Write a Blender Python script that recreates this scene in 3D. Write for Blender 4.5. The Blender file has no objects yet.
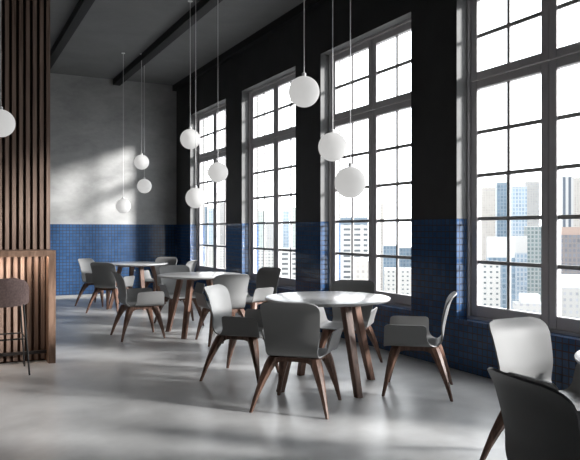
import bpy, bmesh, math, random
from mathutils import Vector, Matrix
random.seed(7)
PI = math.pi
sc = bpy.context.scene
C = sc.collection

# ------------------------------------------------------------------ camera, world, sun, exposure
YAW = math.atan(343 / 661)              # the view turns this far right of the window wall's direction
cam_d = bpy.data.cameras.new('camera')
cam_d.sensor_fit = 'HORIZONTAL'; cam_d.sensor_width = 36; cam_d.lens = 36 * 661 / 580
cam_d.shift_y = -0.5 / 580
cam_d.clip_end = 3000
cam = bpy.data.objects.new('camera', cam_d); C.objects.link(cam)
cam.location = (0, 0, 1.322); cam.rotation_euler = (PI / 2, 0, -YAW)
sc.camera = cam

SKY = 5.2
world = bpy.data.worlds.new('sky'); sc.world = world; world.use_nodes = True
bg = world.node_tree.nodes['Background']
bg.inputs[0].default_value = (0.93, 0.97, 1.0, 1); bg.inputs[1].default_value = SKY

sun_d = bpy.data.lights.new('sun', 'SUN'); sun_d.energy = 11; sun_d.angle = math.radians(8); sun_d.color = (1, 0.988, 0.97)
sun = bpy.data.objects.new('sun', sun_d); C.objects.link(sun)
SAZ, SEL = math.radians(46.5), math.radians(18)
sdir = Vector((-math.sin(SAZ) * math.cos(SEL), math.cos(SAZ) * math.cos(SEL), -math.sin(SEL)))
sun.rotation_euler = sdir.to_track_quat('-Z', 'Y').to_euler()
sun.location = (12, -6, 8)

sc.view_settings.view_transform = 'Standard'; sc.view_settings.look = 'None'
sc.view_settings.gamma = 1; sc.view_settings.use_curve_mapping = False
sc.view_settings.exposure = 0.0
sc.cycles.max_bounces = 8; sc.cycles.diffuse_bounces = 5; sc.cycles.transparent_max_bounces = 24

# ------------------------------------------------------------------ room measures
WX, BY = 4.268, 13.39                   # window wall, back wall
LX, FY = -4.6, -3.2                     # left wall, wall behind the camera
CH = 4.33                               # ceiling
TZ = 1.426                              # tile height
SILL, HEAD = 0.48, 3.58
REVEAL, WALLT = 0.155, 0.30
W_SPANS = [(10.63, 12.50), (8.06, 9.93), (5.50, 7.37), (2.94, 4.81), (0.38, 2.25)]
for a, b in W_SPANS:                    # light portals only guide the sampling of the sky
    l = bpy.data.lights.new('sky_portal', 'AREA'); l.shape = 'RECTANGLE'; l.size = HEAD - SILL; l.size_y = b - a
    l.cycles.is_portal = True
    o = bpy.data.objects.new('sky_portal', l); C.objects.link(o)
    o.location = (WX + WALLT + 0.02, (a + b) / 2, (SILL + HEAD) / 2)
    o.rotation_euler = (0, PI / 2, 0)

# ------------------------------------------------------------------ materials
def new_mat(name):
    m = bpy.data.materials.new(name); m.use_nodes = True
    nt = m.node_tree
    return m, nt, nt.nodes['Principled BSDF']

def node(nt, kind, **kw):
    n = nt.nodes.new(kind)
    for k, v in kw.items():
        if k in n.inputs: n.inputs[k].default_value = v
        else: setattr(n, k, v)
    return n

def ramp(nt, fac, stops):
    r = nt.nodes.new('ShaderNodeValToRGB')
    e = r.color_ramp.elements
    while len(e) < len(stops): e.new(0.5)
    for q, (p, c) in zip(e, stops):
        q.position = p; q.color = (*c, 1)
    nt.links.new(fac, r.inputs[0])
    return r.outputs[0]

def coords(nt, scale=(1, 1, 1), kind='Object'):
    t = nt.nodes.new('ShaderNodeTexCoord'); mp = nt.nodes.new('ShaderNodeMapping')
    mp.inputs['Scale'].default_value = scale
    nt.links.new(t.outputs[kind], mp.inputs[0])
    return mp.outputs[0]

def bump(nt, bs, height, strength, dist=0.01):
    b = node(nt, 'ShaderNodeBump'); b.inputs['Strength'].default_value = strength; b.inputs['Distance'].default_value = dist
    nt.links.new(height, b.inputs['Height']); nt.links.new(b.outputs[0], bs.inputs['Normal'])

def plain(name, col, rough=0.5, spec=0.5, metal=0.0, noise=0.0, nscale=6.0, emit=0.0, ecol=None):
    m, nt, bs = new_mat(name)
    bs.inputs['Roughness'].default_value = rough
    bs.inputs['Specular IOR Level'].default_value = spec
    bs.inputs['Metallic'].default_value = metal
    if noise:
        n = node(nt, 'ShaderNodeTexNoise', Scale=nscale, Detail=5.0)
        nt.links.new(coords(nt), n.inputs['Vector'])
        lo = tuple(c * (1 - noise) for c in col); hi = tuple(min(1, c * (1 + noise)) for c in col)
        nt.links.new(ramp(nt, n.outputs['Fac'], [(0.3, lo), (0.7, hi)]), bs.inputs['Base Color'])
    else:
        bs.inputs['Base Color'].default_value = (*col, 1)
    if emit:
        bs.inputs['Emission Color'].default_value = (*(ecol or col), 1); bs.inputs['Emission Strength'].default_value = emit
    return m

def wood(name, dark, mid, light, scale=(34, 34, 2.2), rough=0.45):
    m, nt, bs = new_mat(name)
    v = coords(nt, scale)
    n = node(nt, 'ShaderNodeTexNoise', Scale=1.0, Detail=6.0, Roughness=0.6, Distortion=0.6)
    nt.links.new(v, n.inputs['Vector'])
    nt.links.new(ramp(nt, n.outputs['Fac'], [(0.28, dark), (0.5, mid), (0.75, light)]), bs.inputs['Base Color'])
    bs.inputs['Roughness'].default_value = rough
    bump(nt, bs, n.outputs['Fac'], 0.15, 0.003)
    return m

def concrete(name, stops, scale, rough, bumpiness=0.1, spec=0.5, rrange=0.0, aniso=(1, 1, 1)):
    m, nt, bs = new_mat(name)
    v = coords(nt, aniso)
    big = node(nt, 'ShaderNodeTexNoise', Scale=scale, Detail=8.0, Roughness=0.62, Distortion=0.5)
    fine = node(nt, 'ShaderNodeTexNoise', Scale=scale * 9, Detail=6.0, Roughness=0.7)
    nt.links.new(v, big.inputs['Vector']); nt.links.new(v, fine.inputs['Vector'])
    mx = node(nt, 'ShaderNodeMath', operation='MULTIPLY_ADD'); mx.inputs[1].default_value = 0.35
    nt.links.new(fine.outputs['Fac'], mx.inputs[0])
    sub = node(nt, 'ShaderNodeMath', operation='SUBTRACT'); sub.inputs[1].default_value = 0.175
    nt.links.new(big.outputs['Fac'], sub.inputs[0]); nt.links.new(sub.outputs[0], mx.inputs[2])
    nt.links.new(ramp(nt, mx.outputs[0], stops), bs.inputs['Base Color'])
    bs.inputs['Roughness'].default_value = rough
    bs.inputs['Specular IOR Level'].default_value = spec
    if rrange:
        mr = node(nt, 'ShaderNodeMapRange'); mr.inputs['From Min'].default_value = 0.3; mr.inputs['From Max'].default_value = 0.7
        mr.inputs['To Min'].default_value = rough - rrange; mr.inputs['To Max'].default_value = rough + rrange
        nt.links.new(fine.outputs['Fac'], mr.inputs['Value']); nt.links.new(mr.outputs[0], bs.inputs['Roughness'])
    bump(nt, bs, mx.outputs[0], bumpiness, 0.01)
    return m

def wall_uv(nt):
    """(x + y, z): one running coordinate along axis-aligned walls, one up them"""
    t = nt.nodes.new('ShaderNodeTexCoord'); s = nt.nodes.new('ShaderNodeSeparateXYZ'); nt.links.new(t.outputs['Object'], s.inputs[0])
    a = node(nt, 'ShaderNodeMath', operation='ADD'); nt.links.new(s.outputs[0], a.inputs[0]); nt.links.new(s.outputs[1], a.inputs[1])
    c = nt.nodes.new('ShaderNodeCombineXYZ'); nt.links.new(a.outputs[0], c.inputs[0]); nt.links.new(s.outputs[2], c.inputs[1])
    return c.outputs[0]

def tile(name, base, base2, grout):
    m, nt, bs = new_mat(name)
    br = node(nt, 'ShaderNodeTexBrick', offset=0.0, squash=1.0)
    br.inputs['Scale'].default_value = 1.0; br.inputs['Brick Width'].default_value = 0.062; br.inputs['Row Height'].default_value = 0.062
    br.inputs['Mortar Size'].default_value = 0.0055; br.inputs['Mortar Smooth'].default_value = 0.15; br.inputs['Bias'].default_value = 0.0
    br.inputs['Color1'].default_value = (*base, 1); br.inputs['Color2'].default_value = (*base2, 1); br.inputs['Mortar'].default_value = (*grout, 1)
    uv = wall_uv(nt); nt.links.new(uv, br.inputs['Vector'])
    nt.links.new(br.outputs['Color'], bs.inputs['Base Color'])
    mr = node(nt, 'ShaderNodeMapRange'); mr.inputs['To Min'].default_value = 0.12; mr.inputs['To Max'].default_value = 0.7
    nt.links.new(br.outputs['Fac'], mr.inputs['Value']); nt.links.new(mr.outputs[0], bs.inputs['Roughness'])
    nz = node(nt, 'ShaderNodeTexNoise', Scale=17.0, Detail=1.0); nt.links.new(uv, nz.inputs['Vector'])
    h = node(nt, 'ShaderNodeMath', operation='MULTIPLY_ADD'); h.inputs[1].default_value = -0.8
    nt.links.new(br.outputs['Fac'], h.inputs[0]); nt.links.new(nz.outputs['Fac'], h.inputs[2])
    bump(nt, bs, h.outputs[0], 0.28, 0.006)
    return m

def facade(name, wall, glass, bw, rh, mortar, rough=0.6):
    m, nt, bs = new_mat(name)
    br = node(nt, 'ShaderNodeTexBrick', offset=0.0, squash=1.0)
    br.inputs['Scale'].default_value = 1.0; br.inputs['Brick Width'].default_value = bw; br.inputs['Row Height'].default_value = rh
    br.inputs['Mortar Size'].default_value = mortar; br.inputs['Mortar Smooth'].default_value = 0.0
    br.inputs['Color1'].default_value = (*glass, 1); br.inputs['Color2'].default_value = (*[g * 1.5 for g in glass], 1)
    br.inputs['Mortar'].default_value = (*wall, 1)
    nt.links.new(wall_uv(nt), br.inputs['Vector'])
    nt.links.new(br.outputs['Color'], bs.inputs['Base Color'])
    bs.inputs['Roughness'].default_value = rough; bs.inputs['Specular IOR Level'].default_value = 0.2
    return m

M = {}
def floor_mat():
    m, nt, bs = new_mat('polished_concrete_floor')
    v = coords(nt)
    big = node(nt, 'ShaderNodeTexNoise', Scale=1.3, Detail=6.0, Roughness=0.55, Distortion=0.3)
    mid = node(nt, 'ShaderNodeTexNoise', Scale=7.0, Detail=5.0, Roughness=0.6, Distortion=0.0)
    for q in (big, mid): nt.links.new(v, q.inputs['Vector'])
    mx = node(nt, 'ShaderNodeMath', operation='MULTIPLY_ADD'); mx.inputs[1].default_value = 0.22
    sb = node(nt, 'ShaderNodeMath', operation='SUBTRACT'); sb.inputs[1].default_value = 0.11
    nt.links.new(big.outputs['Fac'], sb.inputs[0]); nt.links.new(mid.outputs['Fac'], mx.inputs[0]); nt.links.new(sb.outputs[0], mx.inputs[2])
    nt.links.new(ramp(nt, mx.outputs[0], [(0.3, (0.34, 0.34, 0.34)), (0.5, (0.475, 0.475, 0.474)), (0.7, (0.61, 0.61, 0.608))]), bs.inputs['Base Color'])
    mr = node(nt, 'ShaderNodeMapRange'); mr.inputs['From Min'].default_value = 0.35; mr.inputs['From Max'].default_value = 0.65
    mr.inputs['To Min'].default_value = 0.28; mr.inputs['To Max'].default_value = 0.34
    nt.links.new(mid.outputs['Fac'], mr.inputs['Value']); nt.links.new(mr.outputs[0], bs.inputs['Roughness'])
    bs.inputs['Specular IOR Level'].default_value = 0.8
    return m
M['floor'] = floor_mat()
M['plaster'] = concrete('grey_concrete_plaster', [(0.25, (0.29, 0.29, 0.288)), (0.5, (0.39, 0.39, 0.386)), (0.75, (0.48, 0.48, 0.474))], 1.1, 0.75, 0.08, 0.3, 0, (1, 1, 1.8))
M['ceiling'] = concrete('grey_ceiling_paint', [(0.2, (0.15, 0.15, 0.15)), (0.8, (0.195, 0.195, 0.195))], 1.5, 0.7, 0.05, 0.3)
M['black'] = plain('matte_black_paint', (0.032, 0.032, 0.032), 0.6, 0.3, noise=0.15, nscale=3)
M['beam'] = plain('black_beam_paint', (0.012, 0.012, 0.0125), 0.6, 0.3)
M['reveal'] = concrete('grey_reveal_plaster', [(0.25, (0.13, 0.13, 0.13)), (0.75, (0.18, 0.18, 0.178))], 3.0, 0.7, 0.05, 0.3)
M['darkwall'] = plain('dark_grey_paint', (0.025, 0.025, 0.025), 0.8, 0.2)
M['tile'] = tile('glazed_blue_tile', (0.026, 0.068, 0.16), (0.036, 0.086, 0.19), (0.006, 0.013, 0.03))
M['frame'] = plain('grey_window_paint', (0.52, 0.5, 0.51), 0.4, 0.4)
M['muntin'] = plain('dark_muntin_paint', (0.36, 0.35, 0.35), 0.45, 0.4)
M['walnut'] = wood('walnut', (0.06, 0.031, 0.021), (0.145, 0.077, 0.053), (0.25, 0.138, 0.098))
M['slat'] = wood('brown_slat_wood', (0.11, 0.07, 0.052), (0.23, 0.155, 0.12), (0.33, 0.235, 0.185), (30, 30, 1.2), 0.6)
M['counter'] = wood('brown_counter_wood', (0.10, 0.055, 0.035), (0.2, 0.12, 0.08), (0.3, 0.19, 0.13), (20, 20, 3), 0.5)
M['backing'] = plain('black_backing_board', (0.03, 0.02, 0.016), 0.8, 0.2)
M['panel'] = plain('dark_brown_panel', (0.075, 0.047, 0.037), 0.8, 0.2)
M['shell'] = plain('pale_grey_moulded_plastic', (0.215, 0.215, 0.214), 0.42, 0.4)
M['top'] = plain('white_laminate', (0.5, 0.5, 0.5), 0.2, 0.3)
M['metal'] = plain('black_powder_coated_metal', (0.015, 0.015, 0.015), 0.4, 0.5)
M['uphol'] = plain('brown_upholstery', (0.27, 0.19, 0.175), 0.85, 0.2, noise=0.2, nscale=60)
M['cord'] = plain('white_cord', (0.75, 0.75, 0.75), 0.5, 0.3)
M['led'] = plain('warm_led_strip', (1, 0.85, 0.7), 0.5, 0, emit=55, ecol=(1, 0.86, 0.74))
M['rail'] = plain('dark_foot_rail', (0.02, 0.016, 0.015), 0.45, 0.4)
M['skirt'] = plain('grey_skirting', (0.28, 0.28, 0.275), 0.5, 0.3)
M['ground'] = plain('pale_city_ground', (0.3, 0.3, 0.296), 0.9, 0.1, noise=0.15, nscale=0.02)

def glass_mat():
    m = bpy.data.materials.new('window_glass'); m.use_nodes = True
    nt = m.node_tree; nt.nodes.clear()
    out = nt.nodes.new('ShaderNodeOutputMaterial'); tr = nt.nodes.new('ShaderNodeBsdfTransparent'); gl = nt.nodes.new('ShaderNodeBsdfGlossy')
    gl.inputs['Roughness'].default_value = 0.02
    lw = nt.nodes.new('ShaderNodeLayerWeight'); lw.inputs['Blend'].default_value = 0.5
    pw = node(nt, 'ShaderNodeMath', operation='POWER'); pw.inputs[1].default_value = 5.0
    fr = node(nt, 'ShaderNodeMath', operation='MULTIPLY_ADD'); fr.inputs[1].default_value = 0.5; fr.inputs[2].default_value = 0.025
    nt.links.new(lw.outputs['Facing'], pw.inputs[0]); nt.links.new(pw.outputs[0], fr.inputs[0])
    mx = nt.nodes.new('ShaderNodeMixShader')
    nt.links.new(fr.outputs[0], mx.inputs[0]); nt.links.new(tr.outputs[0], mx.inputs[1]); nt.links.new(gl.outputs[0], mx.inputs[2])
    nt.links.new(mx.outputs[0], out.inputs[0])
    return m
M['glass'] = glass_mat()

def globe_mat():
    m, nt, bs = new_mat('frosted_white_globe')
    bs.inputs['Base Color'].default_value = (0.27, 0.27, 0.268, 1); bs.inputs['Roughness'].default_value = 0.75; bs.inputs['Specular IOR Level'].default_value = 0.1
    bs.inputs['Emission Color'].default_value = (1, 0.99, 0.97, 1); bs.inputs['Emission Strength'].default_value = 0.5
    wv = node(nt, 'ShaderNodeTexNoise', Scale=28.0, Detail=2.0)
    nt.links.new(coords(nt, (1, 1, 0.5)), wv.inputs['Vector'])
    bump(nt, bs, wv.outputs['Fac'], 0.12, 0.006)
    return m
M['globe'] = globe_mat()

# ------------------------------------------------------------------ mesh helpers
def obj(name, bm, mats, parent=None, smooth=None):
    me = bpy.data.meshes.new(name)
    bmesh.ops.recalc_face_normals(bm, faces=bm.faces[:])
    bm.to_mesh(me); bm.free()
    for m in (mats if isinstance(mats, (list, tuple)) else [mats]): me.materials.append(m)
    if smooth is not None:
        for p in me.polygons: p.use_smooth = True
        me.set_sharp_from_angle(angle=math.radians(smooth))
    o = bpy.data.objects.new(name, me); C.objects.link(o)
    if parent: o.parent = parent
    return o

def tag(o, label, cat, group=None):
    o['label'] = label; o['category'] = cat
    if group: o['group'] = group
    return o

def struct(o):
    o['kind'] = 'structure'; return o

def thing(name, label, cat, loc=(0, 0, 0), rz=0.0, group=None):
    o = bpy.data.objects.new(name, None); C.objects.link(o)
    o.empty_display_size = 0.1
    o.location = loc; o.rotation_euler = (0, 0, rz)
    return tag(o, label, cat, group)

def copy_tree(o, parent=None):
    c = o.copy(); C.objects.link(c)
    if parent: c.parent = parent
    for ch in list(o.children): copy_tree(ch, c)
    return c

def box(bm, x0, x1, y0, y1, z0, z1, mi=0):
    vs = [bm.verts.new((x, y, z)) for x in (x0, x1) for y in (y0, y1) for z in (z0, z1)]
    for f in ((0, 1, 3, 2), (4, 6, 7, 5), (0, 4, 5, 1), (2, 3, 7, 6), (0, 2, 6, 4), (1, 5, 7, 3)):
        fc = bm.faces.new([vs[i] for i in f]); fc.material_index = mi
    return vs

def bevel(bm, w, seg=2):
    bmesh.ops.bevel(bm, geom=bm.edges[:], offset=w, segments=seg, profile=0.5, affect='EDGES')

def lathe(bm, prof, n=48, cap=True):
    rings = []
    for r, z in prof:
        rings.append([bm.verts.new((r * math.cos(2 * PI * i / n), r * math.sin(2 * PI * i / n), z)) for i in range(n)])
    for a, b in zip(rings, rings[1:]):
        for i in range(n): bm.faces.new((a[i], a[(i + 1) % n], b[(i + 1) % n], b[i]))
    if cap:
        bm.faces.new(rings[0]); bm.faces.new(rings[-1])

def tube(bm, pts, r, n=8):
    pts = [Vector(p) for p in pts]
    rings = []
    for i, p in enumerate(pts):
        d = (pts[min(i + 1, len(pts) - 1)] - pts[max(i - 1, 0)]).normalized()
        ref = Vector((0, 0, 1)) if abs(d.z) < 0.9 else Vector((1, 0, 0))
        u = d.cross(ref).normalized(); v = d.cross(u)
        rr = r[i] if isinstance(r, (list, tuple)) else r
        rings.append([bm.verts.new(p + u * rr * math.cos(2 * PI * k / n) + v * rr * math.sin(2 * PI * k / n)) for k in range(n)])
    for a, b in zip(rings, rings[1:]):
        for k in range(n): bm.faces.new((a[k], a[(k + 1) % n], b[(k + 1) % n], b[k]))
    bm.faces.new(rings[0]); bm.faces.new(rings[-1])

def loft(bm, secs):
    """secs: lists of equally many points"""
    rings = [[bm.verts.new(p) for p in s] for s in secs]
    n = len(rings[0])
    for a, b in zip(rings, rings[1:]):
        for k in range(n): bm.faces.new((a[k], a[(k + 1) % n], b[(k + 1) % n], b[k]))
    bm.faces.new(rings[0]); bm.faces.new(rings[-1])

def sheet(grid, th):
    """a grid of points made into a sheet of the given thickness"""
    g = [[Vector(p) for p in row] for row in grid]
    R, Q = len(g), len(g[0])
    nrm = [[None] * Q for _ in range(R)]
    for i in range(R):
        for j in range(Q):
            a = g[min(i + 1, R - 1)][j] - g[max(i - 1, 0)][j]
            b = g[i][min(j + 1, Q - 1)] - g[i][max(j - 1, 0)]
            c = a.cross(b)
            nrm[i][j] = c.normalized() if c.length > 1e-9 else (nrm[i - 1][j] if i else Vector((0, 0, 1)))
    bm = bmesh.new()
    A = [[bm.verts.new(g[i][j] + nrm[i][j] * th / 2) for j in range(Q)] for i in range(R)]
    B = [[bm.verts.new(g[i][j] - nrm[i][j] * th / 2) for j in range(Q)] for i in range(R)]
    for i in range(R - 1):
        for j in range(Q - 1):
            bm.faces.new((A[i][j], A[i][j + 1], A[i + 1][j + 1], A[i + 1][j]))
            bm.faces.new((B[i][j], B[i + 1][j], B[i + 1][j + 1], B[i][j + 1]))
    for i in range(R - 1):
        for j in (0, Q - 1): bm.faces.new((A[i][j], A[i + 1][j], B[i + 1][j], B[i][j]))
    for j in range(Q - 1):
        for i in (0, R - 1): bm.faces.new((A[i][j], A[i][j + 1], B[i][j + 1], B[i][j]))
    return bm

def spline(P, n):
    """Catmull-Rom through P, about evenly spaced by length"""
    P = [Vector(p) for p in P]
    Q = [P[0] * 2 - P[1]] + P + [P[-1] * 2 - P[-2]]
    dense = []
    for i in range(1, len(Q) - 2):
        for k in range(24):
            t = k / 24
            dense.append(0.5 * ((2 * Q[i]) + (-Q[i - 1] + Q[i + 1]) * t + (2 * Q[i - 1] - 5 * Q[i] + 4 * Q[i + 1] - Q[i + 2]) * t * t + (-Q[i - 1] + 3 * Q[i] - 3 * Q[i + 1] + Q[i + 2]) * t ** 3))
    dense.append(P[-1])
    L = [0]
    for a, b in zip(dense, dense[1:]): L.append(L[-1] + (b - a).length)
    out = []
    j = 0
    for k in range(n):
        s = L[-1] * k / (n - 1)
        while j < len(L) - 2 and L[j + 1] < s: j += 1
        f = (s - L[j]) / max(1e-9, L[j + 1] - L[j])
        out.append(dense[j].lerp(dense[j + 1], min(1, max(0, f))))
    return out

# ------------------------------------------------------------------ room shell
bm = bmesh.new(); box(bm, LX - 0.2, WX + WALLT, FY - 0.2, BY + 0.2, -0.2, 0); struct(obj('floor', bm, M['floor']))
bm = bmesh.new(); box(bm, LX - 0.2, WX + WALLT, FY - 0.2, BY + 0.2, CH, CH + 0.2); struct(obj('ceiling', bm, M['ceiling']))
bm = bmesh.new()
box(bm, LX - 0.2, WX, BY, BY + 0.2, TZ, CH, 0); box(bm, LX - 0.2, WX, BY - 0.004, BY + 0.2, 0, TZ, 1)
struct(obj('wall_back', bm, [M['plaster'], M['tile']]))
bm = bmesh.new(); box(bm, LX - 0.2, LX, FY, BY, 0, CH); struct(obj('wall_left', bm, M['darkwall']))
bm = bmesh.new(); box(bm, LX - 0.2, WX, FY - 0.2, FY, 0, CH); struct(obj('wall_front', bm, M['darkwall']))
bm = bmesh.new()
edges = [BY + 0.2] + [v for a, b in W_SPANS for v in (b, a)] + [FY - 0.2]
for i in range(0, len(edges), 2):
    hi, lo = edges[i], edges[i + 1]
    box(bm, WX, WX + WALLT, lo, hi, TZ, HEAD, 0); box(bm, WX, WX + WALLT, lo, hi, SILL, TZ, 1)
    bm.faces.ensure_lookup_table()
    for f in bm.faces[-12:-6]:
        if abs(f.calc_center_median().y - lo) < 1e-4 or abs(f.calc_center_median().y - hi) < 1e-4: f.material_index = 2
box(bm, WX, WX + WALLT, FY - 0.2, BY + 0.2, HEAD, CH, 0)
bm.faces.ensure_lookup_table()
for f in bm.faces[-6:]:
    if f.calc_center_median().z < HEAD + 0.01: f.material_index = 2
box(bm, WX, WX + WALLT, FY - 0.2, BY + 0.2, 0, SILL, 1)
struct(obj('wall_right', bm, [M['black'], M['tile'], M['reveal']]))
bm = bmesh.new(); box(bm, LX, WX, BY - 0.016, BY - 0.004, 0, 0.045); struct(obj('baseboard_back', bm, M['skirt']))
for i, (x0, x1) in enumerate([(4.18, WX), (2.95, 3.09), (1.54, 1.66), (0.25, 0.37), (-1.02, -0.9), (-2.29, -2.17)]):
    bm = bmesh.new(); box(bm, x0, x1, FY, BY, 4.215, CH)
    struct(obj('trim_%d' % (i + 1), bm, M['beam']))

# windows: outer frame, four sashes, each with muntins and a pane
def frame_ring(bm, y0, y1, z0, z1, w, x0, x1):
    box(bm, x0, x1, y0, y0 + w, z0, z1); box(bm, x0, x1, y1 - w, y1, z0, z1)
    box(bm, x0, x1, y0 + w, y1 - w, z0, z0 + w); box(bm, x0, x1, y0 + w, y1 - w, z1 - w, z1)

WIN_W, WZM = 1.87, 2.724
def make_window():
    root = bpy.data.objects.new('window_1', None); C.objects.link(root); root['kind'] = 'structure'
    bm = bmesh.new(); frame_ring(bm, 0, WIN_W, SILL, HEAD, 0.022, REVEAL - 0.03, REVEAL + 0.09)
    obj('window_frame', bm, M['frame'], root)
    m = WIN_W / 2
    for (y0, y1) in ((0.022, m - 0.003), (m + 0.003, WIN_W - 0.022)):
        for (z0, z1, rows) in ((SILL + 0.022, WZM - 0.003, 5), (WZM + 0.003, HEAD - 0.022, 2)):
            w = 0.078
            zb = 0.108 if rows == 5 else w
            bm = bmesh.new()
            x0, x1 = REVEAL, REVEAL + 0.06
            box(bm, x0, x1, y0, y0 + w, z0, z1); box(bm, x0, x1, y1 - w, y1, z0, z1)
            box(bm, x0, x1, y0 + w, y1 - w, z0, z0 + zb); box(bm, x0, x1, y0 + w, y1 - w, z1 - w, z1)
            bevel(bm, 0.006, 1)
            s = obj('sash', bm, M['frame'], root)
            a, b, c, d = y0 + w, y1 - w, z0 + zb, z1 - w
            bm = bmesh.new()
            box(bm, REVEAL + 0.036, REVEAL + 0.042, a, b, c, d); obj('pane', bm, M['glass'], s)
            bm = bmesh.new()
            mw = 0.0165
            box(bm, REVEAL + 0.018, REVEAL + 0.034, (a + b) / 2 - mw, (a + b) / 2 + mw, c, d)
            for k in range(1, rows):
                zz = c + (d - c) * k / rows
                box(bm, REVEAL + 0.016, REVEAL + 0.035, a, b, zz - mw, zz + mw)
            obj('muntins', bm, M['muntin'], s)
    return root
win = make_window()
for i, (a, b) in enumerate(W_SPANS):
    w = win if i == 0 else copy_tree(win)
    w.name = 'window_%d' % (i + 1); w.location = (WX, a, 0)

# ------------------------------------------------------------------ slatted partition and bar counter
PX = 0.962
t = thing('slat_partition', 'tall dark brown partition of vertical wooden slats rising behind the bar counter', 'partition', (PX, 7.32, 0))
bm = bmesh.new(); box(bm, -1.6, 0, 0.045, 0.085, 0, CH); obj('backing_board', bm, M['backing'], t)
bm = bmesh.new()
k = 0
while k < 24:
    x1 = -0.0665 * k; box(bm, x1 - 0.037, x1, 0, 0.045, 1.116, CH); k += 1
obj('slats', bm, M['slat'], t)

t = thing('bar_counter', 'brown wooden bar counter with lit slatted front below the slat partition', 'bar', (0.956, 6.88, 0))
bm = bmesh.new(); box(bm, -1.6, 0, 0, 0.44, 1.068, 1.115); bevel(bm, 0.002, 1); box(bm, -1.6, -0.068, 0.001, 0.013, 1.056, 1.069); obj('countertop', bm, M['counter'], t)
bm = bmesh.new(); box(bm, -0.068, 0, 0, 0.44, 0, 1.068); bevel(bm, 0.002, 1); obj('end_panel', bm, M['counter'], t)
bm = bmesh.new(); box(bm, -1.6, -0.068, 0.225, 0.25, 0, 1.068); obj('back_panel', bm, M['panel'], t)
bm = bmesh.new()
for k in range(23):
    x1 = -0.080 - 0.064 * k; box(bm, x1 - 0.036, x1, 0.18, 0.225, 0.02, 1.068)
obj('slats', bm, M['slat'], t)
bm = bmesh.new(); box(bm, -1.6, -0.07, 0.02, 0.05, 1.061, 1.068)
o = obj('light_strip', bm, M['led'], t); o['label'] = 'warm glowing light strip'
bm = bmesh.new(); box(bm, -1.6, -0.068, 0.12, 0.15, 0.085, 0.115); obj('foot_rail', bm, M['rail'], t)

# ------------------------------------------------------------------ bar stool
def make_stool(loc, rz):
    t = thing('bar_stool', 'brown upholstered bar stool with thin black legs in front of the bar', 'stool', loc, rz)
    prof = spline([(0.0, -0.225, 0.632), (0.0, -0.240, 0.68), (0.0, -0.258, 0.77), (0.0, -0.268, 0.885)], 14)
    grid = []
    for i, p in enumerate(prof):
        s = (1 - i / 13) * 0.252
        w = 0.22
        r = 0.115
        if s < r: w -= r - math.sqrt(max(0, r * r - (r - s) ** 2))
        sb = i / 13 * 0.252; rb = 0.04
        if sb < rb: w -= rb - math.sqrt(max(0, rb * rb - (rb - sb) ** 2))
        grid.append([(w * u, p.y + 0.13 * (u * w / 0.225) ** 2, p.z) for u in [j / 8 - 1 for j in range(17)]])
    obj('backrest', sheet(grid, 0.028), M['uphol'], t, 50)
    bm = bmesh.new()
    prof = [(0.10, 0.622), (0.185, 0.626), (0.20, 0.65), (0.195, 0.68), (0.17, 0.692), (0.05, 0.690)]
    lathe(bm, prof, 32); obj('seat', bm, M['uphol'], t, 50)
    for sx in (-1, 1):
        for sy in (-1, 1):
            bm = bmesh.new(); tube(bm, [(sx * 0.178, sy * 0.16, 0.640), (sx * 0.225, sy * 0.22, 0.0)], 0.0085, 10); obj('leg', bm, M['metal'], t, 40)
    zf = 0.33; q = 0.17 + 0.055 * (0.612 - zf) / 0.612; qy = 0.16 + 0.06 * (0.612 - zf) / 0.612
    bm = bmesh.new()
    for a, b in (((-q, -qy), (q, -qy)), ((q, -qy), (q, qy)), ((q, qy), (-q, qy)), ((-q, qy), (-q, -qy))):
        tube(bm, [(*a, zf), (*b, zf)], 0.007, 8)
    obj('footrest', bm, M['metal'], t, 40)
    return t
make_stool((0.44, 6.63, 0), 0.0)

# ------------------------------------------------------------------ shell armchair
SEATY0, SEATY1 = -0.15, 0.265
TH = 0.010
def seat_z(y):
    z = 0.399 + 0.05 * (y - 0.06) ** 2
    if y > 0.18: z -= 1.6 * (y - 0.18) ** 2
    return z
A_MAX, A_W, A_R, A_TH = 0.202, 0.192, 0.042, math.radians(76)
def arm_xz(a):
    """offset across the seat edge after arc length a up the arm"""
    if a < A_R * A_TH:
        q = a / A_R
        return A_R * math.sin(q), A_R * (1 - math.cos(q))
    l = a - A_R * A_TH
    return A_R * math.sin(A_TH) + l * math.cos(A_TH) + 0.35 * l * l, A_R * (1 - math.cos(A_TH)) + l * math.sin(A_TH)
def arm_rear(a):
    y = -0.075
    if a < 0.11: y -= 0.075 * (1 - a / 0.11) ** 2.4
    r = 0.028
    if a > A_MAX - r: y += r - math.sqrt(max(0, r * r - (a - A_MAX + r) ** 2))
    return y
def arm_front(a):
    y = SEATY1 - 0.012 * a / A_MAX
    r = 0.022
    if a > A_MAX - r: y -= r - math.sqrt(max(0, r * r - (a - A_MAX + r) ** 2))
    return y

BACK = spline([(0, -0.15, seat_z(-0.15)), (0, -0.178, 0.424), (0, -0.196, 0.468), (0, -0.210, 0.55), (0, -0.231, 0.645), (0, -0.255, 0.732), (0, -0.276, 0.776), (0, -0.304, 0.807)], 34)
def back_row(i):
    p = BACK[i]; n = len(BACK) - 1
    L = 0.452
    s = L * (1 - i / n)
    w = 0.193 + 0.029 * min(1, max(0, (p.z - 0.45) / 0.27)) ** 0.8
    r = 0.078
    if s < r: w -= r - math.sqrt(max(0, r * r - (r - s) ** 2))
    k = min(1, max(0, (p.z - 0.43) / 0.15)); k = k * k * (3 - 2 * k)
    fade = 1 - 0.45 * min(1, max(0, (p.z - 0.72) / 0.11))
    return [(w * u, p.y + 0.028 * k * fade * (u * w / 0.222) ** 2, p.z) for u in [j / 8 - 1 for j in range(17)]]

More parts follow.
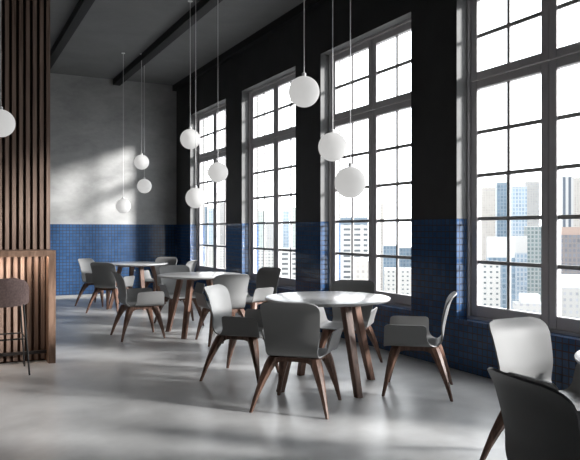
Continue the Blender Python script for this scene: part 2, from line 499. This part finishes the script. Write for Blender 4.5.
def make_chair():
    t = thing('armchair', 'x', 'chair')
    NB = 7                                                    # rows of the bend that belong to the seat
    rows = [[(A_W * u, y, seat_z(y)) for u in [j / 8 - 1 for j in range(17)]] for y in [SEATY1 + (SEATY0 - SEATY1) * k / 16 for k in range(17)]]
    rows += [back_row(i) for i in range(1, NB)]
    obj('seat', sheet(rows, TH), M['shell'], t, 50)
    obj('backrest', sheet([back_row(i) for i in range(NB - 1, len(BACK))], TH), M['shell'], t, 50)
    for sx in (-1, 1):
        grid = []
        for k in range(17):
            a = A_MAX * k / 16
            if k >= 14: a = A_MAX - 0.03 * (1 - (k - 13) / 3) ** 1.5
            dx, dz = arm_xz(a); y0, y1 = arm_rear(a), arm_front(a)
            row = []
            for j in range(19):
                y = y0 + (y1 - y0) * j / 18
                row.append((sx * (A_W + dx), y, seat_z(y) + dz))
            grid.append(row)
        obj('armrest', sheet(grid, TH), M['shell'], t, 50)
    # wooden under-frame: four rails with arched lower edges
    tops = {(-1, 1): (-0.155, 0.165), (1, 1): (0.155, 0.165), (1, -1): (0.155, -0.125), (-1, -1): (-0.155, -0.125)}
    feet = {(-1, 1): (-0.25, 0.265), (1, 1): (0.25, 0.265), (1, -1): (0.285, -0.265), (-1, -1): (-0.285, -0.265)}
    bm = bmesh.new()
    order = [(-1, 1), (1, 1), (1, -1), (-1, -1)]
    for q in range(4):
        a = Vector((*tops[order[q]], 0)); b = Vector((*tops[order[(q + 1) % 4]], 0))
        d = (b - a).normalized(); n = Vector((-d.y, d.x, 0)) * 0.017
        secs = []
        for k in range(13):
            f = k / 12; e = abs(2 * f - 1)
            p = a.lerp(b, f)
            z1 = 0.388; z0 = z1 - 0.030 - 0.045 * e ** 5
            secs.append([p + n + Vector((0, 0, z1)), p - n + Vector((0, 0, z1)), p - n + Vector((0, 0, z0)), p + n + Vector((0, 0, z0))])
        loft(bm, secs)
    obj('under_frame', bm, M['walnut'], t, 35)
    for key in order:
        a = Vector((*tops[key], 0.388)); b = Vector((*feet[key], 0.0))
        mid = a.lerp(b, 0.22) + Vector(((b - a).x * 0.07, (b - a).y * 0.07, 0))
        secs = []
        out = Vector((key[0], key[1], 0)).normalized(); side = Vector((-out.y, out.x, 0))
        for f, w in ((0, 0.040), (0.06, 0.043), (0.14, 0.042), (0.25, 0.037), (0.45, 0.029), (0.7, 0.0195), (1.0, 0.0125)):
            p = a.lerp(b, f) + Vector(((b - a).x, (b - a).y, 0)) * 0.07 * math.sin(PI * f)
            c = []
            for (i, j) in ((1, 0.45), (0.45, 1), (-0.45, 1), (-1, 0.45), (-1, -0.45), (-0.45, -1), (0.45, -1), (1, -0.45)):
                c.append(p + Vector((w * i * 0.95, w * j * 0.95, 0)))
            secs.append(c)
        bm = bmesh.new(); loft(bm, secs); obj('leg', bm, M['walnut'], t, 35)
    return t

# ------------------------------------------------------------------ round table
def make_table():
    t = thing('round_table', 'x', 'table')
    bm = bmesh.new()
    lathe(bm, [(0.30, 0.716), (0.46, 0.717), (0.515, 0.726), (0.527, 0.735), (0.530, 0.742), (0.528, 0.748), (0.522, 0.750)], 72)
    obj('tabletop', bm, M['top'], t, 30)
    for k in range(4):
        q = k * PI / 2; out = Vector((math.cos(q), math.sin(q), 0)); side = Vector((-out.y, out.x, 0))
        secs = []
        for f in (0, 0.5, 1):
            p = (out * 0.27 + Vector((0, 0, 0.717))).lerp(out * 0.455, f)
            w = 0.037 - 0.009 * f; d = 0.034 - 0.006 * f
            b = 0.006
            secs.append([p + out * i + side * j for i, j in ((d, w - b), (d - b, w), (-d + b, w), (-d, w - b), (-d, -w + b), (-d + b, -w), (d - b, -w), (d, -w + b))])
        bm = bmesh.new(); loft(bm, secs); obj('leg', bm, M['walnut'], t, 35)
    bm = bmesh.new(); box(bm, -0.27, 0.27, -0.03, 0.03, 0.685, 0.716); box(bm, -0.03, 0.03, -0.27, 0.27, 0.6851, 0.7159)
    obj('cross_rail', bm, M['walnut'], t)
    return t

# ------------------------------------------------------------------ the four dining groups
TY = [1.67, 4.83, 8.01, 11.20]
table0 = make_table(); chair0 = make_chair()
state = {'t': False, 'c': False}
def place(proto, key, x, y, rz, label, group):
    o = copy_tree(proto) if state[key] else proto
    state[key] = True
    o.location = (x, y, 0); o.rotation_euler = (0, 0, rz)
    o['label'] = label; o['group'] = group
    return o
tl = ['white round table cut off by the right edge of the photo', 'large white round table in the middle with four walnut legs, nearest in full view',
      'white round table second in the row, behind the middle table', 'white round table farthest away, in front of the blue back wall']
for i, y in enumerate(TY):
    place(table0, 't', 2.865 if i != 0 else 2.875, y, (PI / 4 if i in (0, 2) else 0.03), tl[i], 'round dining tables')
D45 = {'near_left': (-0.52, -0.47, 45), 'near_right': (0.575, -0.5, 139), 'far_right': (0.59, 0.6, 225), 'far_left': (-0.505, 0.655, -46)}
AX = {'near': (0.05, -0.70, 90), 'far': (0.02, 0.87, 270), 'left': (-0.77, 0.09, 0), 'right': (0.76, -0.05, 197)}
G = 'shell armchairs around the round tables'
seats = [
 (1, D45, 'near_left', 'shell armchair in front of the middle round table, seen from behind in shade'),
 (1, D45, 'near_right', 'shell armchair seen side on at the right of the middle table, before the tiled pier'),
 (1, D45, 'far_right', 'shell armchair on the far side of the middle table, facing us below the window'),
 (1, D45, 'far_left', 'shell armchair left of the middle table with sunlit inner back and shaded arm'),
 (2, AX, 'near', 'shell armchair between the middle and second tables, its broad pale back towards us'),
 (2, AX, 'far', 'shell armchair on the far side of the second table, facing us'),
 (2, AX, 'left', 'shell armchair facing right at the left of the second table, bright arm panel'),
 (2, AX, 'right', 'shell armchair right of the second table by the window, dark back, bright arm'),
 (3, D45, 'near_left', 'dark-looking shell armchair at the near left of the farthest table, seen from behind'),
 (3, D45, 'near_right', 'shell armchair at the right of the farthest table, bright back beside the window'),
 (3, D45, 'far_right', 'shell armchair behind the farthest table at its right, grey back in the corner'),
 (3, D45, 'far_left', 'shell armchair leftmost at the farthest table, sunlit white back against the blue tiles'),
 (0, AX, 'far', 'shell armchair at the right front with sunlit white inner back facing us, under the window'),
 (0, AX, 'left', 'shell armchair nearest us at the bottom right, its large shaded back cut by the frame'),
]
FRONT = {'far': (0.035, 0.83, 270), 'left': (-0.80, -0.03, -10)}
for ti, tab, key, lab in seats:
    dx, dy, deg = (FRONT if ti == 0 else tab)[key]
    place(chair0, 'c', 2.86 + dx, TY[ti] + dy, math.radians(deg - 90), lab, G)

# ------------------------------------------------------------------ pendant globes
def make_pendant(x, y, z, top, label):
    t = thing('pendant_lamp', label, 'lamp', (x, y, z), 0, 'white globe pendants')
    if not hasattr(make_pendant, 'me'):
        bm = bmesh.new(); bmesh.ops.create_uvsphere(bm, u_segments=40, v_segments=24, radius=0.127); g = obj('globe', bm, M['globe'], t, 180)
        bm = bmesh.new(); lathe(bm, [(0.018, 0.122), (0.018, 0.150), (0.008, 0.158)], 16); c = obj('cap', bm, M['cord'], t, 40)
        bm = bmesh.new(); lathe(bm, [(0.03, -0.012), (0.03, 0.0)], 20); k = obj('ceiling_rose', bm, M['cord'], t, 40)
        make_pendant.me = (g, c, k)
    else:
        for q in make_pendant.me:
            d = q.copy(); C.objects.link(d); d.parent = t
            if q.name.startswith('ceiling'): k = d
    k.location = (0, 0, top - z)
    bm = bmesh.new(); tube(bm, [(0, 0, 0.155), (0, 0, top - z - 0.01)], 0.0042, 8); obj('cord', bm, M['cord'], t, 60)
BZ = 4.215
make_pendant(2.60, 4.76, 2.452, CH, 'white globe pendant hanging highest over the middle table')
make_pendant(2.893, 4.517, 1.703, CH, 'white globe pendant hanging lowest over the middle table, before the window')
make_pendant(3.005, 4.978, 2.047, CH, 'white globe pendant at middle height over the middle table, beside the window edge')
make_pendant(3.02, 7.785, 2.04, CH, 'white globe pendant right of its two neighbours over the second table, middle height')
make_pendant(2.74, 7.82, 1.713, BZ, 'white globe pendant hanging lowest over the second table')
make_pendant(2.73, 8.00, 2.465, BZ, 'white globe pendant hanging highest over the second table')
make_pendant(2.665, 11.30, 1.722, CH, 'white globe pendant hanging lowest over the farthest table')
make_pendant(2.955, 11.21, 2.475, CH, 'white globe pendant hanging highest over the farthest table')
make_pendant(3.10, 11.57, 2.09, CH, 'white globe pendant hanging between two others over the farthest table')
make_pendant(0.438, 6.626, 2.30, CH, 'white globe pendant by itself in front of the slat partition')

# ------------------------------------------------------------------ city outside
GZ = -145.0
bm = bmesh.new(); box(bm, WX + 20, 2600, -1200, 2800, GZ - 1, GZ); struct(obj('city_ground', bm, M['ground']))
F = {  # haze over the skyline is put into the pale facade colours
 'white': facade('white_facade', (0.22, 0.217, 0.21), (0.14, 0.145, 0.155), 3.2, 3.4, 0.9),
 'dots': facade('white_facade_small_windows', (0.25, 0.247, 0.238), (0.05, 0.06, 0.065), 3.6, 3.3, 1.1),
 'rows': facade('white_facade_window_bands', (0.28, 0.277, 0.27), (0.05, 0.055, 0.06), 9.0, 4.8, 1.4),
 'beige': facade('beige_facade', (0.25, 0.238, 0.222), (0.16, 0.153, 0.145), 3.6, 3.6, 0.9),
 'blue': facade('blue_glass_facade', (0.115, 0.14, 0.165), (0.055, 0.08, 0.105), 3.8, 4.4, 0.6, 0.4),
 'pblue': facade('pale_blue_glass_facade', (0.22, 0.245, 0.27), (0.105, 0.14, 0.175), 3.4, 4.4, 0.7, 0.4),
 'green': facade('pale_green_facade', (0.24, 0.255, 0.24), (0.14, 0.17, 0.165), 3.4, 4.2, 0.8),
 'stripe': facade('striped_tower_facade', (0.26, 0.26, 0.26), (0.05, 0.06, 0.075), 7.0, 400.0, 1.8),
 'brown': facade('grey_brown_facade', (0.115, 0.105, 0.105), (0.07, 0.075, 0.088), 3.4, 4.2, 0.7),
 'dgreen': facade('grey_green_facade', (0.16, 0.175, 0.175), (0.06, 0.08, 0.085), 4.0, 4.4, 0.8),
}
ROOF = {'pale': plain('pale_roof', (0.3, 0.3, 0.295), 0.8, 0.1), 'pink': plain('pinkish_roof', (0.22, 0.17, 0.148), 0.8, 0.1), 'blue': plain('blue_grey_roof', (0.10, 0.125, 0.15), 0.7, 0.1)}
ca, sa = math.cos(YAW), math.sin(YAW)
def tower(x0, x1, ytop, d, style, label, roof='pale', cap=0.0, capw=0.6, turn=0.0, deep=0.8):
    d *= 2.3; cap *= 2.3
    u = ((x0 + x1) / 2 - 290) / 661
    px, py = d * (sa + u * ca), d * (ca - u * sa)
    w = (x1 - x0) / 661 * d
    top = 1.322 + (229.5 - ytop) / 661 * d
    t = thing('tower_block', label, 'building', (px, py, GZ), -YAW - math.atan(u) * 0.6 + turn, 'towers of the city outside')
    h = top - GZ
    bm = bmesh.new(); box(bm, -w / 2, w / 2, 0, w * deep, 0, h - cap); obj('facade', bm, F[style], t)
    bm = bmesh.new()
    if cap:
        box(bm, -w * capw / 2, w * capw / 2, w * 0.05, w * deep * 0.9, h - cap, h)
    else:
        box(bm, -w * 0.5, w * 0.5, 0, w * deep, h, h + 0.8)
    obj('roof', bm, ROOF[roof], t)
tower(479, 497, 188, 420, 'beige', 'pale beige tower at the left of the nearest window')
tower(497, 510, 183, 360, 'blue', 'slim blue-grey tower left of the middle bar of the nearest window')
tower(503, 527, 174, 520, 'white', 'tallest pale tower standing behind the others in the nearest window', cap=12)
tower(510.5, 526.5, 187, 330, 'pblue', 'pale blue glass tower in front of the tallest tower')
tower(526, 539, 182, 400, 'white', 'pale slim tower at the right of the nearest window pane')
tower(489, 514.5, 237, 240, 'blue', 'wide blue glass block with a white roof storey, nearest window', cap=7.5, capw=1.0)
tower(476, 500, 263, 175, 'dots', 'white block with dotted dark windows, low in the nearest window')
tower(513, 527, 236, 275, 'pblue', 'block with a white upper part right of the wide blue block', cap=7, capw=1.0)
tower(526, 543, 227, 310, 'dgreen', 'grey-green block at the right edge of the nearest window pane')
tower(516, 546, 295, 150, 'white', 'low white building at the foot of the nearest window', cap=2, capw=0.6)
tower(561, 573, 177, 390, 'stripe', 'tower with dark vertical stripes at the far right')
tower(573, 590, 178, 450, 'beige', 'pale beige tower at the right edge behind the striped tower')
tower(561, 592, 227, 250, 'brown', 'grey-brown block with a pinkish roof band at the right edge', 'pink', 3, 1.0)
tower(556, 592, 276, 160, 'white', 'low white stepped building at the right edge', cap=3)
tower(336, 368, 217, 260, 'rows', 'white block with dark window bands seen beyond the middle table', 'blue', 3, 1.0)
tower(352, 369, 262, 200, 'beige', 'low pale beige block in front of the banded white block')
tower(376, 384, 204, 380, 'beige', 'slim very pale tower right of the third window bar')
tower(383.5, 396, 246, 330, 'blue', 'blue-grey block low in the third window, left of its twin')
tower(398, 414, 248, 350, 'blue', 'blue-grey block low in the third window at the right edge')
tower(385, 416, 270, 220, 'dots', 'low white building in front of the two blue-grey blocks')
tower(256, 264.5, 211, 430, 'green', 'pale green tower in the second window, left pane')
tower(265.5, 273.5, 223, 390, 'white', 'grey-white tower next to the pale green tower')
tower(282.5, 289.5, 211, 400, 'pblue', 'blue tower in the right pane of the second window')
tower(291.5, 298, 208, 440, 'green', 'pale green tower at the right edge of the second window')
tower(254, 274, 250, 300, 'dots', 'low grey-white block at the foot of the second window')
tower(280, 299, 249, 280, 'rows', 'low white block with dark windows, second window at right')
tower(202.5, 207.5, 207, 480, 'blue', 'slim blue tower in the farthest window, left pane')
tower(208, 213.5, 209, 450, 'pblue', 'grey-blue tower right of the slim blue tower')
tower(218, 226, 203, 460, 'white', 'pale tower in the right pane of the farthest window')
tower(200, 228, 246, 380, 'dots', 'long low white block at the foot of the farthest window')
